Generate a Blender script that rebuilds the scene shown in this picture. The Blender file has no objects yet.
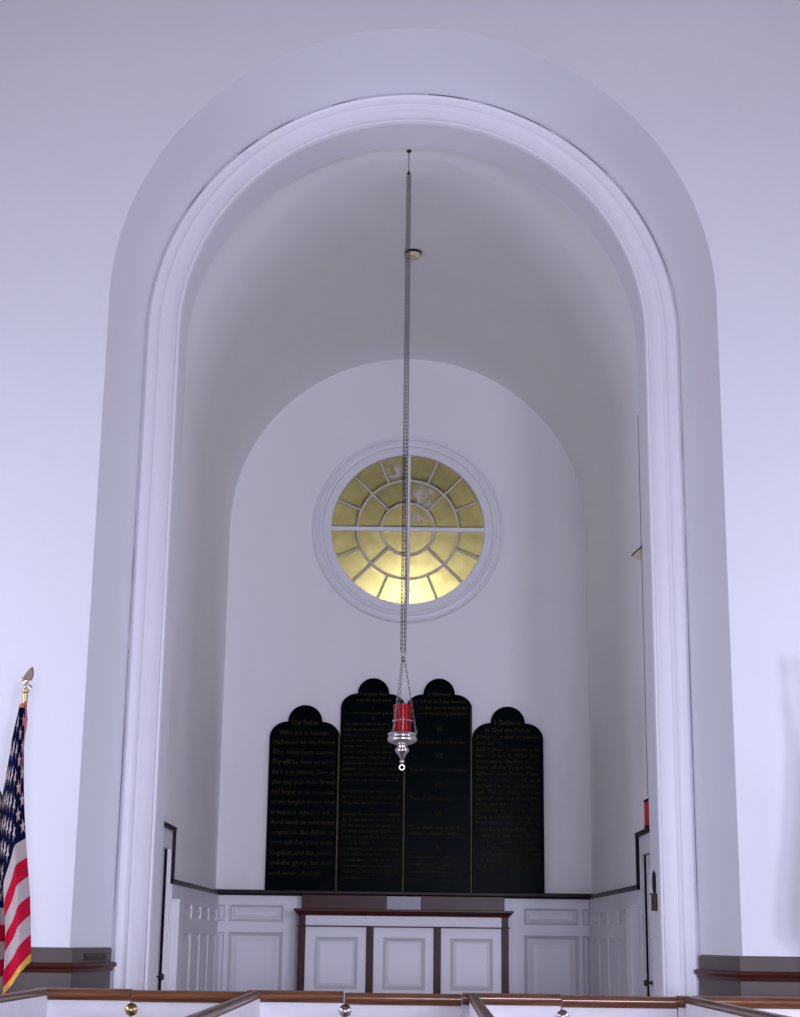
import bpy, bmesh, math, random
from mathutils import Vector, Matrix
random.seed(4)
PI = math.pi
SC = bpy.context.scene
COL = SC.collection

# ------------------------------------------------------------------ materials
def mat(name, color, rough=0.5, metal=0.0, var=0.04, scale=6.0, bump=0.0, bump_scale=60.0, spec=0.5, **kw):
    m = bpy.data.materials.new(name); m.use_nodes = True
    nt = m.node_tree; b = nt.nodes['Principled BSDF']
    tc = nt.nodes.new('ShaderNodeTexCoord')
    n = nt.nodes.new('ShaderNodeTexNoise'); n.inputs['Scale'].default_value = scale; n.inputs['Detail'].default_value = 4
    nt.links.new(tc.outputs['Object'], n.inputs['Vector'])
    mr = nt.nodes.new('ShaderNodeMapRange')
    mr.inputs['From Min'].default_value = 0.3; mr.inputs['From Max'].default_value = 0.7
    mr.inputs['To Min'].default_value = 1 - var; mr.inputs['To Max'].default_value = 1 + var
    nt.links.new(n.outputs['Fac'], mr.inputs['Value'])
    hv = nt.nodes.new('ShaderNodeHueSaturation'); hv.inputs['Color'].default_value = (*color, 1)
    nt.links.new(mr.outputs['Result'], hv.inputs['Value'])
    nt.links.new(hv.outputs['Color'], b.inputs['Base Color'])
    b.inputs['Roughness'].default_value = rough; b.inputs['Metallic'].default_value = metal
    b.inputs['Specular IOR Level'].default_value = spec
    if bump:
        n2 = nt.nodes.new('ShaderNodeTexNoise'); n2.inputs['Scale'].default_value = bump_scale; n2.inputs['Detail'].default_value = 3
        nt.links.new(tc.outputs['Object'], n2.inputs['Vector'])
        bp = nt.nodes.new('ShaderNodeBump'); bp.inputs['Strength'].default_value = bump; bp.inputs['Distance'].default_value = 0.01
        nt.links.new(n2.outputs['Fac'], bp.inputs['Height']); nt.links.new(bp.outputs['Normal'], b.inputs['Normal'])
    for k, v in kw.items():
        b.inputs[k.replace('_', ' ')].default_value = v
    return m

def wood(name, c1, c2, rough=0.35, stretch=(1, 12, 12), scale=3.0, coat=0.0, spec=0.12):
    m = bpy.data.materials.new(name); m.use_nodes = True
    nt = m.node_tree; b = nt.nodes['Principled BSDF']
    tc = nt.nodes.new('ShaderNodeTexCoord'); mp = nt.nodes.new('ShaderNodeMapping')
    mp.inputs['Scale'].default_value = stretch
    nt.links.new(tc.outputs['Object'], mp.inputs['Vector'])
    n = nt.nodes.new('ShaderNodeTexNoise'); n.inputs['Scale'].default_value = scale; n.inputs['Detail'].default_value = 6
    n.inputs['Distortion'].default_value = 0.6
    nt.links.new(mp.outputs['Vector'], n.inputs['Vector'])
    r = nt.nodes.new('ShaderNodeValToRGB')
    r.color_ramp.elements[0].position = 0.35; r.color_ramp.elements[0].color = (*c1, 1)
    r.color_ramp.elements[1].position = 0.68; r.color_ramp.elements[1].color = (*c2, 1)
    nt.links.new(n.outputs['Fac'], r.inputs['Fac']); nt.links.new(r.outputs['Color'], b.inputs['Base Color'])
    b.inputs['Roughness'].default_value = rough
    b.inputs['Coat Weight'].default_value = coat; b.inputs['Coat Roughness'].default_value = 0.2
    b.inputs['Specular IOR Level'].default_value = spec
    return m

M = dict(
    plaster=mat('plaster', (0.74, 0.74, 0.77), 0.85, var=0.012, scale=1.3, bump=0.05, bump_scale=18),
    panelling=wood('nave_panelling', (0.22, 0.17, 0.14), (0.32, 0.26, 0.22), 0.6, stretch=(10, 10, 1)),
    chancel=mat('chancel_plaster', (0.885, 0.875, 0.87), 0.85, var=0.012, scale=1.3, bump=0.05, bump_scale=18),  # paler than the nave plaster, in place of fill light
    paint=mat('white_paint', (0.80, 0.79, 0.82), 0.42, var=0.012, scale=3),
    pewpaint=mat('pew_paint', (0.86, 0.83, 0.86), 0.5, var=0.03, scale=7),
    dado=mat('grey_dado_paint', (0.112, 0.092, 0.084), 0.55, var=0.05, scale=5, spec=0.2),
    wood=wood('mahogany', (0.050, 0.014, 0.010), (0.085, 0.024, 0.016), 0.3, coat=0.0),
    woodv=wood('mahogany_upright', (0.040, 0.011, 0.008), (0.070, 0.020, 0.014), 0.35, stretch=(12, 12, 1)),
    rail=wood('pew_cap_wood', (0.125, 0.046, 0.019), (0.235, 0.092, 0.038), 0.17, spec=0.6),
    raily=wood('pew_cap_wood_long', (0.10, 0.050, 0.030), (0.18, 0.090, 0.055), 0.3, stretch=(12, 1, 12), spec=0.5),
    darkrail=wood('dark_rail_wood', (0.012, 0.007, 0.008), (0.024, 0.013, 0.013), 0.38),
    tablet=mat('tablet_black_green', (0.0010, 0.0034, 0.0038), 0.25, var=0.25, scale=3, spec=0.008),
    gilt=mat('old_gilt', (0.075, 0.062, 0.018), 0.5, metal=0.1, var=0.35, scale=14, spec=0.1),
    lettering=mat('faded_gold_lettering', (0.028, 0.024, 0.008), 0.6, var=0.6, scale=9, spec=0.02),
    silver=mat('silver', (0.72, 0.68, 0.68), 0.2, metal=1.0),
    iron=mat('dark_chain_metal', (0.05, 0.045, 0.05), 0.5, metal=0.6, spec=0.2),
    steel=mat('chain_steel', (0.30, 0.29, 0.30), 0.35, metal=1.0),
    brass=mat('brass', (0.55, 0.42, 0.18), 0.28, metal=1.0),
    nickel=mat('worn_nickel', (0.62, 0.58, 0.56), 0.25, metal=1.0),
    bronze=mat('bronze_plate', (0.040, 0.028, 0.018), 0.45, metal=0.2, var=0.3, scale=40, spec=0.2),
    cream=mat('cream_plastic', (0.62, 0.54, 0.38), 0.45),
    black=mat('black_plastic', (0.010, 0.009, 0.011), 0.4, spec=0.15),
    brown=mat('brown_box', (0.060, 0.030, 0.022), 0.5, spec=0.12),
    redsign=mat('red_sign', (0.62, 0.02, 0.025), 0.4),
    grey=mat('pale_grey_panel', (0.40, 0.42, 0.44), 0.5),
    floor=wood('floor_boards', (0.18, 0.13, 0.105), (0.27, 0.205, 0.165), 0.5, stretch=(10, 1, 10)),
    stone=mat('stone_step', (0.35, 0.31, 0.29), 0.7, var=0.1),
    carpet=mat('pale_stone_floor', (0.74, 0.68, 0.67), 0.95, var=0.1, scale=30),
    fl_blue=mat('flag_blue', (0.003, 0.004, 0.026), 0.85, var=0.1, scale=12, spec=0.05),
    fl_red=mat('flag_red', (0.44, 0.006, 0.032), 0.85, var=0.06, scale=12, spec=0.1),
    fl_white=mat('flag_white', (0.43, 0.365, 0.35), 0.85, var=0.04, scale=12, spec=0.1),
    fl_gold=mat('flag_fringe_gold', (0.62, 0.36, 0.05), 0.7, var=0.3, scale=60),
    fl_cord=mat('flag_cord_red', (0.42, 0.08, 0.13), 0.7, var=0.4, scale=40),
    crack=mat('plaster_crack', (0.18, 0.17, 0.19), 0.9),
    gap_shade=mat('dark_gap_shade', (0.012, 0.010, 0.012), 0.9, spec=0.05),  # shade of the door gap, put into the colour
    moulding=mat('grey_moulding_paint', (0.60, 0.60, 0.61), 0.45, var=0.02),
    bars=mat('cream_bar_paint', (0.60, 0.54, 0.46), 0.5),
    white=mat('bright_white', (0.9, 0.9, 0.9), 0.3),
    pole=wood('flag_pole_wood', (0.30, 0.16, 0.07), (0.42, 0.24, 0.11), 0.4, stretch=(10, 10, 1)),
)
# red glass of the lamp
m = bpy.data.materials.new('ruby_glass'); m.use_nodes = True
b = m.node_tree.nodes['Principled BSDF']
b.inputs['Base Color'].default_value = (0.27, 0.0012, 0.006, 1); b.inputs['Roughness'].default_value = 0.12; b.inputs['Specular IOR Level'].default_value = 0.12
b.inputs['Transmission Weight'].default_value = 0.0; b.inputs['IOR'].default_value = 1.45
M['ruby'] = m
# amber obscure window glass: light from outside soaks through it
m = bpy.data.materials.new('amber_glass'); m.use_nodes = True
nt = m.node_tree; nt.nodes.clear()
out = nt.nodes.new('ShaderNodeOutputMaterial')
tr = nt.nodes.new('ShaderNodeBsdfTranslucent'); gl = nt.nodes.new('ShaderNodeBsdfPrincipled')
tc = nt.nodes.new('ShaderNodeTexCoord')
n1 = nt.nodes.new('ShaderNodeTexNoise'); n1.inputs['Scale'].default_value = 9; n1.inputs['Detail'].default_value = 5
nt.links.new(tc.outputs['Object'], n1.inputs['Vector'])
cr = nt.nodes.new('ShaderNodeValToRGB')
cr.color_ramp.elements[0].position = 0.3; cr.color_ramp.elements[0].color = (0.57, 0.53, 0.345, 1)
cr.color_ramp.elements[1].position = 0.7; cr.color_ramp.elements[1].color = (0.69, 0.645, 0.44, 1)
nt.links.new(n1.outputs['Fac'], cr.inputs['Fac']); nt.links.new(cr.outputs['Color'], tr.inputs['Color'])
gl.inputs['Base Color'].default_value = (0.09, 0.08, 0.03, 1); gl.inputs['Roughness'].default_value = 0.25
mx = nt.nodes.new('ShaderNodeMixShader'); mx.inputs['Fac'].default_value = 0.35
nt.links.new(tr.outputs['BSDF'], mx.inputs[1]); nt.links.new(gl.outputs['BSDF'], mx.inputs[2])
# whitish reflections painted as patches into the glass colour
geo_tc = tc
def blob(cx, cz, rx, rz):
    mp = nt.nodes.new('ShaderNodeMapping'); mp.vector_type = 'POINT'
    mp.inputs['Location'].default_value = (-cx / rx, 0, -cz / rz); mp.inputs['Scale'].default_value = (1 / rx, 0, 1 / rz)
    nt.links.new(tc.outputs['Object'], mp.inputs['Vector'])
    ln = nt.nodes.new('ShaderNodeVectorMath'); ln.operation = 'LENGTH'
    nt.links.new(mp.outputs['Vector'], ln.inputs[0])
    mr = nt.nodes.new('ShaderNodeMapRange'); mr.inputs['From Min'].default_value = 1.0; mr.inputs['From Max'].default_value = 0.5
    mr.inputs['To Min'].default_value = 0; mr.inputs['To Max'].default_value = 1
    nt.links.new(ln.outputs['Value'], mr.inputs['Value'])
    return mr.outputs['Result']
b1 = blob(0.18, 6.28, 0.16, 0.20); b2 = blob(-0.16, 6.58, 0.11, 0.14); b3 = blob(0.12, 6.02, 0.12, 0.10)
def mth(op, a, b_):
    q = nt.nodes.new('ShaderNodeMath'); q.operation = op; q.use_clamp = True
    nt.links.new(a, q.inputs[0])
    if hasattr(b_, 'links'): nt.links.new(b_, q.inputs[1])
    else: q.inputs[1].default_value = b_
    return q.outputs[0]
s = mth('ADD', mth('ADD', b1, b2), b3)
n2 = nt.nodes.new('ShaderNodeTexNoise'); n2.inputs['Scale'].default_value = 14; n2.inputs['Detail'].default_value = 8
nt.links.new(tc.outputs['Object'], n2.inputs['Vector'])
mr = nt.nodes.new('ShaderNodeMapRange'); mr.inputs['From Min'].default_value = 0.40; mr.inputs['From Max'].default_value = 0.62
nt.links.new(n2.outputs['Fac'], mr.inputs['Value'])
s = mth('MULTIPLY', mth('MULTIPLY', s, mr.outputs['Result']), 0.75)
bl = nt.nodes.new('ShaderNodeBsdfDiffuse'); bl.inputs['Color'].default_value = (0.80, 0.72, 0.74, 1)
mx2 = nt.nodes.new('ShaderNodeMixShader')
nt.links.new(s, mx2.inputs['Fac']); nt.links.new(mx.outputs['Shader'], mx2.inputs[1]); nt.links.new(bl.outputs['BSDF'], mx2.inputs[2])
nt.links.new(mx2.outputs['Shader'], out.inputs['Surface'])
M['amber'] = m

# ------------------------------------------------------------------ mesh helpers
class MB:
    def __init__(self): self.v = []; self.f = []; self.mi = []
    def add(self, verts, faces, mi=0):
        o = len(self.v); self.v += [tuple(p) for p in verts]
        for f in faces: self.f.append(tuple(o + i for i in f)); self.mi.append(mi)
    def box(self, x0, x1, y0, y1, z0, z1, mi=0):
        v = [(x, y, z) for x in (x0, x1) for y in (y0, y1) for z in (z0, z1)]
        self.add(v, [(0, 1, 3, 2), (4, 6, 7, 5), (0, 4, 5, 1), (2, 3, 7, 6), (0, 2, 6, 4), (1, 5, 7, 3)], mi)
    def loft(self, rows, close=False, cap=False, mi=0):
        n = len(rows[0]); v = [p for r in rows for p in r]; f = []
        for i in range(len(rows) - 1):
            for j in range(n if close else n - 1):
                k = (j + 1) % n
                f.append((i * n + j, i * n + k, (i + 1) * n + k, (i + 1) * n + j))
        if cap:
            f.append(tuple(range(n))[::-1]); f.append(tuple((len(rows) - 1) * n + j for j in range(n)))
        self.add(v, f, mi)
    def lathe(self, prof, c=(0, 0, 0), n=24, mi=0, axis=None):
        rows = []
        for r, z in prof:
            rows.append([(r * math.cos(2 * PI * k / n), r * math.sin(2 * PI * k / n), z) for k in range(n)])
        R = Vector((0, 0, 1)).rotation_difference(Vector(axis)).to_matrix() if axis else Matrix.Identity(3)
        rows = [[tuple(R @ Vector(p) + Vector(c)) for p in r] for r in rows]
        self.loft(rows, close=True, cap=True, mi=mi)
    def tube(self, pts, r, n=8, mi=0):
        pts = [Vector(p) for p in pts]; rows = []
        for i, p in enumerate(pts):
            t = (pts[min(i + 1, len(pts) - 1)] - pts[max(i - 1, 0)]).normalized()
            a = t.orthogonal().normalized() if i == 0 else (a - t * a.dot(t)).normalized()
            bb = t.cross(a); rr = r[i] if isinstance(r, (list, tuple)) else r
            rows.append([tuple(p + rr * (a * math.cos(2 * PI * k / n) + bb * math.sin(2 * PI * k / n))) for k in range(n)])
        self.loft(rows, close=True, cap=True, mi=mi)
    def ellipsoid(self, c, rx, ry, rz, n=14, m=9, mi=0, R=None):
        rows = []
        for i in range(m + 1):
            a = -PI / 2 + PI * (0.02 + 0.96 * i / m)
            rows.append([Vector((rx * math.cos(a) * math.cos(2 * PI * k / n), ry * math.cos(a) * math.sin(2 * PI * k / n), rz * math.sin(a))) for k in range(n)])
        if R: rows = [[R @ p for p in r] for r in rows]
        self.loft([[tuple(p + Vector(c)) for p in r] for r in rows], close=True, cap=True, mi=mi)
    def torus(self, c, R, r, n=16, m=6, M3=None, sx=1.0, mi=0):
        rows = []
        for i in range(n):
            a = 2 * PI * i / n; row = []
            for k in range(m):
                t = 2 * PI * k / m
                p = Vector(((R + r * math.cos(t)) * math.cos(a) * sx, r * math.sin(t), (R + r * math.cos(t)) * math.sin(a)))
                row.append(tuple((M3 @ p if M3 else p) + Vector(c)))
            rows.append(row)
        rows.append(rows[0]); self.loft(rows, close=True, mi=mi)
    def build(self, name, mats, parent=None, smooth=False, bevel=0.0, origin=None, angle=35):
        if not isinstance(mats, (list, tuple)): mats = [mats]
        me = bpy.data.meshes.new(name)
        off = Vector((0, 0, 0))
        if origin is not None: off = Vector(origin)
        elif parent is not None: off = parent.matrix_basis.translation if parent.parent is None else Vector((0, 0, 0))
        world_off = off
        p = parent
        if p is not None and origin is None:
            world_off = Vector((0, 0, 0))
            while p is not None: world_off = world_off + p.location; p = p.parent
        me.from_pydata([tuple(Vector(q) - world_off) for q in self.v], [], self.f)
        for mm in mats: me.materials.append(mm)
        for poly, i in zip(me.polygons, self.mi): poly.material_index = i
        bm = bmesh.new(); bm.from_mesh(me)
        bmesh.ops.remove_doubles(bm, verts=bm.verts, dist=1e-5)
        bmesh.ops.recalc_face_normals(bm, faces=bm.faces)
        bm.to_mesh(me); bm.free()
        o = bpy.data.objects.new(name, me); COL.objects.link(o)
        if parent is not None: o.parent = parent
        elif origin is not None: o.location = off
        if bevel:
            md = o.modifiers.new('edge', 'BEVEL'); md.width = bevel; md.segments = 2; md.limit_method = 'ANGLE'; md.angle_limit = math.radians(40)
        if smooth:
            for poly in me.polygons: poly.use_smooth = True
            me.set_sharp_from_angle(angle=math.radians(angle))
        return o

def structure(o): o['kind'] = 'structure'; return o
def tag(o, label, cat, group=None):
    o['label'] = label; o['category'] = cat
    if group: o['group'] = group
    return o
def empty(name, loc, label, cat, group=None):
    o = bpy.data.objects.new(name, None); COL.objects.link(o); o.location = loc; o.empty_display_size = 0.1
    return tag(o, label, cat, group)

def arch(W, S, Y, z0=0.0, n=64):
    pts = [(-W, Y, z0), (-W, Y, z0 + (S - z0) * 0.5)]
    pts += [(-W * math.cos(PI * k / n), Y, S + W * math.sin(PI * k / n)) for k in range(n + 1)]
    return pts + [(W, Y, z0 + (S - z0) * 0.5), (W, Y, z0)]
def outer_rect(pts, X, Ztop, Y, S):
    out = []
    for (x, y, z) in pts:
        if z <= S: out.append((math.copysign(X, x), Y, z)); continue
        dx, dz = x, z - S
        t = min(X / abs(dx) if abs(dx) > 1e-6 else 1e9, (Ztop - S) / dz if dz > 1e-6 else 1e9)
        out.append((dx * t, Y, S + dz * t))
    return out

def panelled(mb, u0, u1, v0, v1, panels, fn, f=0.03, ogee=0.03, bev=0.05, deep=0.02, rise=0.014, mi=0, ring=None):
    """Frame-and-panel joinery; fn(u, v, d) -> point, d is how far it stands out."""
    us = sorted({u0, u1} | {p[0] for p in panels} | {p[1] for p in panels})
    vs = sorted({v0, v1} | {p[2] for p in panels} | {p[3] for p in panels})
    for i in range(len(us) - 1):
        for j in range(len(vs) - 1):
            cu, cv = (us[i] + us[i + 1]) / 2, (vs[j] + vs[j + 1]) / 2
            if any(p[0] < cu < p[1] and p[2] < cv < p[3] for p in panels): continue
            mb.add([fn(us[i], vs[j], f), fn(us[i + 1], vs[j], f), fn(us[i + 1], vs[j + 1], f), fn(us[i], vs[j + 1], f)], [(0, 1, 2, 3)], mi)
    for p in panels:
        w = min(p[1] - p[0], p[3] - p[2]) / 2
        og = min(ogee, w * 0.3); bv = min(bev, w * 0.35)
        steps = [(0, f), (og * 0.15, f - deep * 0.35), (og * 0.6, f - deep * 0.6), (og, f - deep), (og * 1.25, f - deep), (og * 1.25 + bv, f - deep + rise)]
        rows = []
        for ins, d in steps:
            a, b_, c, e = p[0] + ins, p[1] - ins, p[2] + ins, p[3] - ins
            rows.append([fn(a, c, d), fn(b_, c, d), fn(b_, e, d), fn(a, e, d)])
        mb.loft(rows[:4] if ring is not None else rows, close=True, mi=mi if ring is None else ring)
        if ring is not None: mb.loft(rows[3:], close=True, mi=mi)
        mb.add(rows[-1], [(0, 1, 2, 3)], mi)
    o = [(u0, v0), (u1, v0), (u1, v1), (u0, v1)]
    mb.loft([[fn(a, b_, f) for a, b_ in o], [fn(a, b_, 0) for a, b_ in o]], close=True, mi=mi)
    mb.add([fn(a, b_, 0) for a, b_ in o], [(0, 1, 2, 3)], mi)

# ------------------------------------------------------------------ dimensions
YN = 11.05                      # nave face of the arch wall
W1, W2, W3, SP = 2.192, 2.035, 1.772, 6.051
YR, YB = 11.778, 12.15          # end of splayed reveal, back of arch ring
WC, SV, YE = 1.94, 5.927, 17.343  # chancel half width, vault spring, east wall
ZC = 0.45                       # chancel floor
NX, NZ = 6.6, 9.3               # nave half width, ceiling

# ------------------------------------------------------------------ room shell
mb = MB()
fr = arch(W1, SP, YN); rv = arch(W2, SP, YR); ri = arch(W3, SP, YR); rb = arch(W3, SP, YB)
of = outer_rect(fr, NX, NZ, YN, SP); ob = outer_rect(rb, NX, NZ, YB, SP)
mb.loft([of, fr, rv, ri, rb, ob, of])
structure(mb.build('wall_front', M['plaster'], smooth=True, angle=20))

mb = MB(); mb.box(-NX - .3, NX + .3, -9, YN, -.2, 0); structure(mb.build('floor', M['floor']))
mb = MB()
mb.box(-WC, WC, YB, YE, 0.0, ZC); mb.box(-W3, W3, YR - 0.02, YB, 0.0, ZC)
structure(mb.build('floor_chancel', M['carpet']))
mb = MB()
mb.box(-2.02, 2.02, 11.40, YR - 0.02, 0, .30); mb.box(-2.05, 2.05, YN + .02, 11.40, 0, .15)
structure(mb.build('floor_steps', M['stone']))
mb = MB(); mb.box(-NX - .3, NX + .3, -9, YN, NZ, NZ + .2); structure(mb.build('ceiling', M['panelling']))
def side_wall(sx, name):
    mb = MB(); x0, x1 = sorted((sx * NX, sx * (NX + .3)))
    wins = [(-6.5, -4.7), (-2.0, -0.2), (2.5, 4.3), (7.0, 8.8)]
    y = -9
    for a, c in wins:
        mb.box(x0, x1, y, a, 0, NZ); mb.box(x0, x1, a, c, 0, 1.0); mb.box(x0, x1, a, c, 3.8, NZ); y = c
    mb.box(x0, x1, y, YN, 0, NZ)
    structure(mb.build(name, M['panelling']))
side_wall(-1, 'wall_left'); side_wall(1, 'wall_right')
mb = MB()
mb.box(-NX - .3, .3, -9.3, -9, 0, NZ); mb.box(2.5, 2.95, -9.3, -9, 0, NZ); mb.box(4.65, NX + .3, -9.3, -9, 0, NZ)
for a, c in ((.3, 2.5), (2.95, 4.65)): mb.box(a, c, -9.3, -9, 0, 1.1); mb.box(a, c, -9.3, -9, 4.45, NZ)
structure(mb.build('wall_rear', M['panelling']))

mb = MB(); mb.box(-NX, NX, -9, -6, 3.8, 4.1); mb.box(-NX, NX, -6.15, -6, 4.1, 5.1)  # unseen gallery added to keep rear light off the upper wall
structure(mb.build('unseen_light_screen', M['panelling']))
# chancel: side walls (with door openings), vault, east wall with round opening
DY0, DY1, DZ = 12.74, 13.700, 2.275
for sx, name in ((-1, 'wall_chancel_left'), (1, 'wall_chancel_right')):
    mb = MB(); x0, x1 = sorted((sx * WC, sx * (WC + .22)))
    mb.box(x0, x1, YB, DY0, 0, SV); mb.box(x0, x1, DY1, YE, 0, SV); mb.box(x0, x1, DY0, DY1, DZ, SV); mb.box(x0, x1, DY0, DY1, 0, ZC)
    structure(mb.build(name, M['chancel']))
mb = MB(); n = 64
def vrow(W, Y): return [(-W * math.cos(PI * k / n), Y, SV + W * math.sin(PI * k / n)) for k in range(n + 1)]
a, b_, c, d = vrow(WC, YB), vrow(WC, YE), vrow(WC + .22, YE), vrow(WC + .22, YB)
mb.loft([a, b_, c, d, a]); structure(mb.build('ceiling_vault', M['chancel'], smooth=True, angle=30))
WZ = 5.905; WR = 0.83
mb = MB()
angs = sorted({2 * PI * k / 96 for k in range(96)} | {math.atan2(z, x) % (2 * PI) for x in (-2.3, 2.3) for z in (8.2 - WZ, 0 - WZ)})
def rect_pt(a):
    dx, dz = math.cos(a), math.sin(a)
    t = min(2.3 / abs(dx) if abs(dx) > 1e-9 else 1e9, ((8.2 - WZ) / dz if dz > 1e-9 else 1e9), ((-WZ) / dz if dz < -1e-9 else 1e9))
    return dx * t, WZ + dz * t
def crow(R, Y): return [(R * math.cos(a), Y, WZ + R * math.sin(a)) for a in angs]
def rrow(Y): return [(rect_pt(a)[0], Y, rect_pt(a)[1]) for a in angs]
mb.loft([rrow(YE), crow(WR + .03, YE), crow(WR + .03, YE + .3), rrow(YE + .3), rrow(YE)], close=True)
structure(mb.build('wall_back', M['chancel'], smooth=True, angle=25))

# ------------------------------------------------------------------ arch moulding
prof = [(0.0, 0.0), (0.0, 0.045), (0.006, 0.056), (0.018, 0.058), (0.027, 0.050), (0.030, 0.034), (0.125, 0.034), (0.130, 0.040), (0.140, 0.056), (0.152, 0.060),
        (0.158, 0.050), (0.215, 0.046), (0.222, 0.050), (0.232, 0.053), (0.242, 0.044), (0.254, 0.022), (0.264, 0.008), (0.270, 0.0)]
mb = MB(); mb.loft([arch(W3 + u, SP, YR - dd, ZC if u < .2 else 0.31) for u, dd in prof])
t1 = structure(mb.build('trim_1', M['paint'], smooth=True, angle=50))
mb = MB()
def crack(p0, p1, side=1, r=.004):
    pts = []
    for k in range(9):
        q = p0 + (p1 - p0) * k / 8
        x, z = (W2, q) if q < SP else (None, None)
        pts.append((side * (W2 + .0035 - .001 * math.sin(k * 1.7)), YR - .012, q))
    mb.tube(pts, [r * (.35 + .65 * math.sin(PI * (k + .3) / 8.6)) for k in range(9)], 5)
def crack_arc(a0, a1, r=.005):
    pts = []
    for k in range(11):
        a = math.radians(a0 + (a1 - a0) * k / 10); R = W2 + .001 + .001 * math.sin(k * 1.3)
        pts.append((R * math.cos(a), YR - .012, SP + R * math.sin(a)))
    mb.tube(pts, [r * (.3 + .7 * math.sin(PI * (k + .3) / 10.6)) for k in range(11)], 5)
crack(1.75, 3.6, -1); crack(3.7, 4.6, -1, .003); crack(1.8, 4.5, 1, .0035); crack(4.7, 5.6, 1, .002)
crack_arc(78, 87, .007); crack_arc(58, 74, .004); crack_arc(42, 55, .003); crack_arc(127, 133, .005); crack_arc(118, 124, .004); crack_arc(103, 109, .003); crack_arc(143, 150, .003); crack_arc(15, 36, .003)
mb.build('crack', M['crack'], t1, smooth=True)

# ------------------------------------------------------------------ nave dado, both sides of the arch
def sweep(mb, path, prof, mi=0):
    """path: list of (x, y) corner points with outward normals; prof: (out, z)"""
    rows = []
    for i, (x, y, nx, ny) in enumerate(path): rows.append([(x + nx * o, y + ny * o, z) for o, z in prof])
    mb.loft(rows, close=True, cap=True, mi=mi)
th = math.atan2(W1 - W2, YR - YN)
for sx, nm in ((-1, 'trim_2'), (1, 'trim_3')):
    k = math.tan((PI / 2 - th) / 2)
    ye = YR - .088; xe = W1 - (ye - YN) * math.tan(th)
    path = [(sx * NX, YN, 0, -1), (sx * W1, YN, -sx * k * 0 - sx * math.tan((PI / 2 - th) / 2), -1), (sx * xe, ye, -sx * math.cos(th), -math.sin(th))]
    mb = MB(); sweep(mb, path, [(0, 0), (.03, 0), (.03, 1.495), (.022, 1.507), (0, 1.507)])
    t = structure(mb.build(nm, M['dado']))
    mb = MB(); path2 = [path[0], path[1], (sx * (xe + 0), ye - .0, path[2][2], path[2][3])]
    sweep(mb, path2, [(.03, 1.352), (.040, 1.350), (.048, 1.358), (.052, 1.372), (.066, 1.380), (.074, 1.392), (.070, 1.406), (.055, 1.412), (.03, 1.412)])
    mb.build('dado_rail', M['wood'], t, smooth=True, angle=40)
# bronze plate on the left dado
mb = MB()
q0, q1 = 11.22, 11.58
def rp(y, d, z): x = -(W1 - (y - YN) * math.tan(th)); return (x + d * math.cos(th), y - d * math.sin(th), z)
pl = [(q0, 1.424), (q1, 1.424), (q1, 1.470), (q0, 1.470)]
mb.loft([[rp(y, .030, z) for y, z in pl], [rp(y, .038, z) for y, z in pl]], close=True, cap=True)
for y in (q0 + .03, q1 - .03): mb.lathe([(.006, 0), (.006, .003), (.002, .005)], rp(y, .038, 1.447), 8, axis=(math.cos(th), -math.sin(th), 0))
tag(mb.build('plaque', M['bronze'], origin=rp((q0 + q1) / 2, .03, 1.424), bevel=.002), 'small dark bronze plaque on grey dado inside the arch', 'plaque')

# ------------------------------------------------------------------ round window
w = MB()
ringprof = [(0.833, -.07), (0.833, .02), (0.842, .03), (0.915, .03), (0.918, .022), (0.925, .022), (0.932, .040), (0.962, .046), (0.968, .034), (1.005, .030), (1.012, .046), (1.03, .048), (1.042, .036), (1.042, 0.0)]
n = 96
w.loft([[((r) * math.cos(2 * PI * k / n), YE - d, WZ + r * math.sin(2 * PI * k / n)) for k in range(n)] for r, d in ringprof], close=True)
win = structure(w.build('window_1', M['paint'], smooth=True, angle=40))
mb = MB(); YG = YE + .03
mb.lathe([(WR + .02, 0), (WR + .02, .006)], (0, YG, WZ), 64, axis=(0, 1, 0))
mb.build('pane', M['amber'], win)
def bar(mb, p0, p1, w_, y0, y1):
    d = Vector((p1[0] - p0[0], 0, p1[1] - p0[1])).normalized(); s_ = Vector((-d.z, 0, d.x)) * w_ / 2
    A, B = Vector((p0[0], 0, p0[1])), Vector((p1[0], 0, p1[1]))
    q = [A - s_, B - s_, B + s_, A + s_]
    mb.loft([[(v.x, y0, v.z) for v in q], [(v.x * 1 , y1, v.z) for v in q]], close=True, cap=True)
mb = MB()
for a in (0, 90):
    mb = MB(); a = math.radians(a); c_, s_ = .84 * math.cos(a), .84 * math.sin(a)
    bar(mb, (-c_, WZ - s_), (c_, WZ + s_), .046, YG - .035 - .001 * (a > 0), YG + .02)
    mb.build('cross_bar', M['paint'], win, bevel=.004)
mb = MB()
for R in (.29, .551):
    rr = [(R - .012, YG - .028), (R - .012, YG + .02), (R + .012, YG + .02), (R + .012, YG - .028), (R - .012, YG - .028)]
    mb.loft([[(r * math.cos(2 * PI * k / n), y, WZ + r * math.sin(2 * PI * k / n)) for k in range(n)] for r, y in rr], close=True)
for k in range(16):
    if k % 4 == 0: continue
    a = k * PI / 8; r0 = .29 if k % 4 == 2 else .551
    bar(mb, (r0 * math.cos(a), WZ + r0 * math.sin(a)), (.84 * math.cos(a), WZ + .84 * math.sin(a)), .020, YG - .026, YG + .02)
mb.build('glazing_bar', M['bars'], win)

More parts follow.
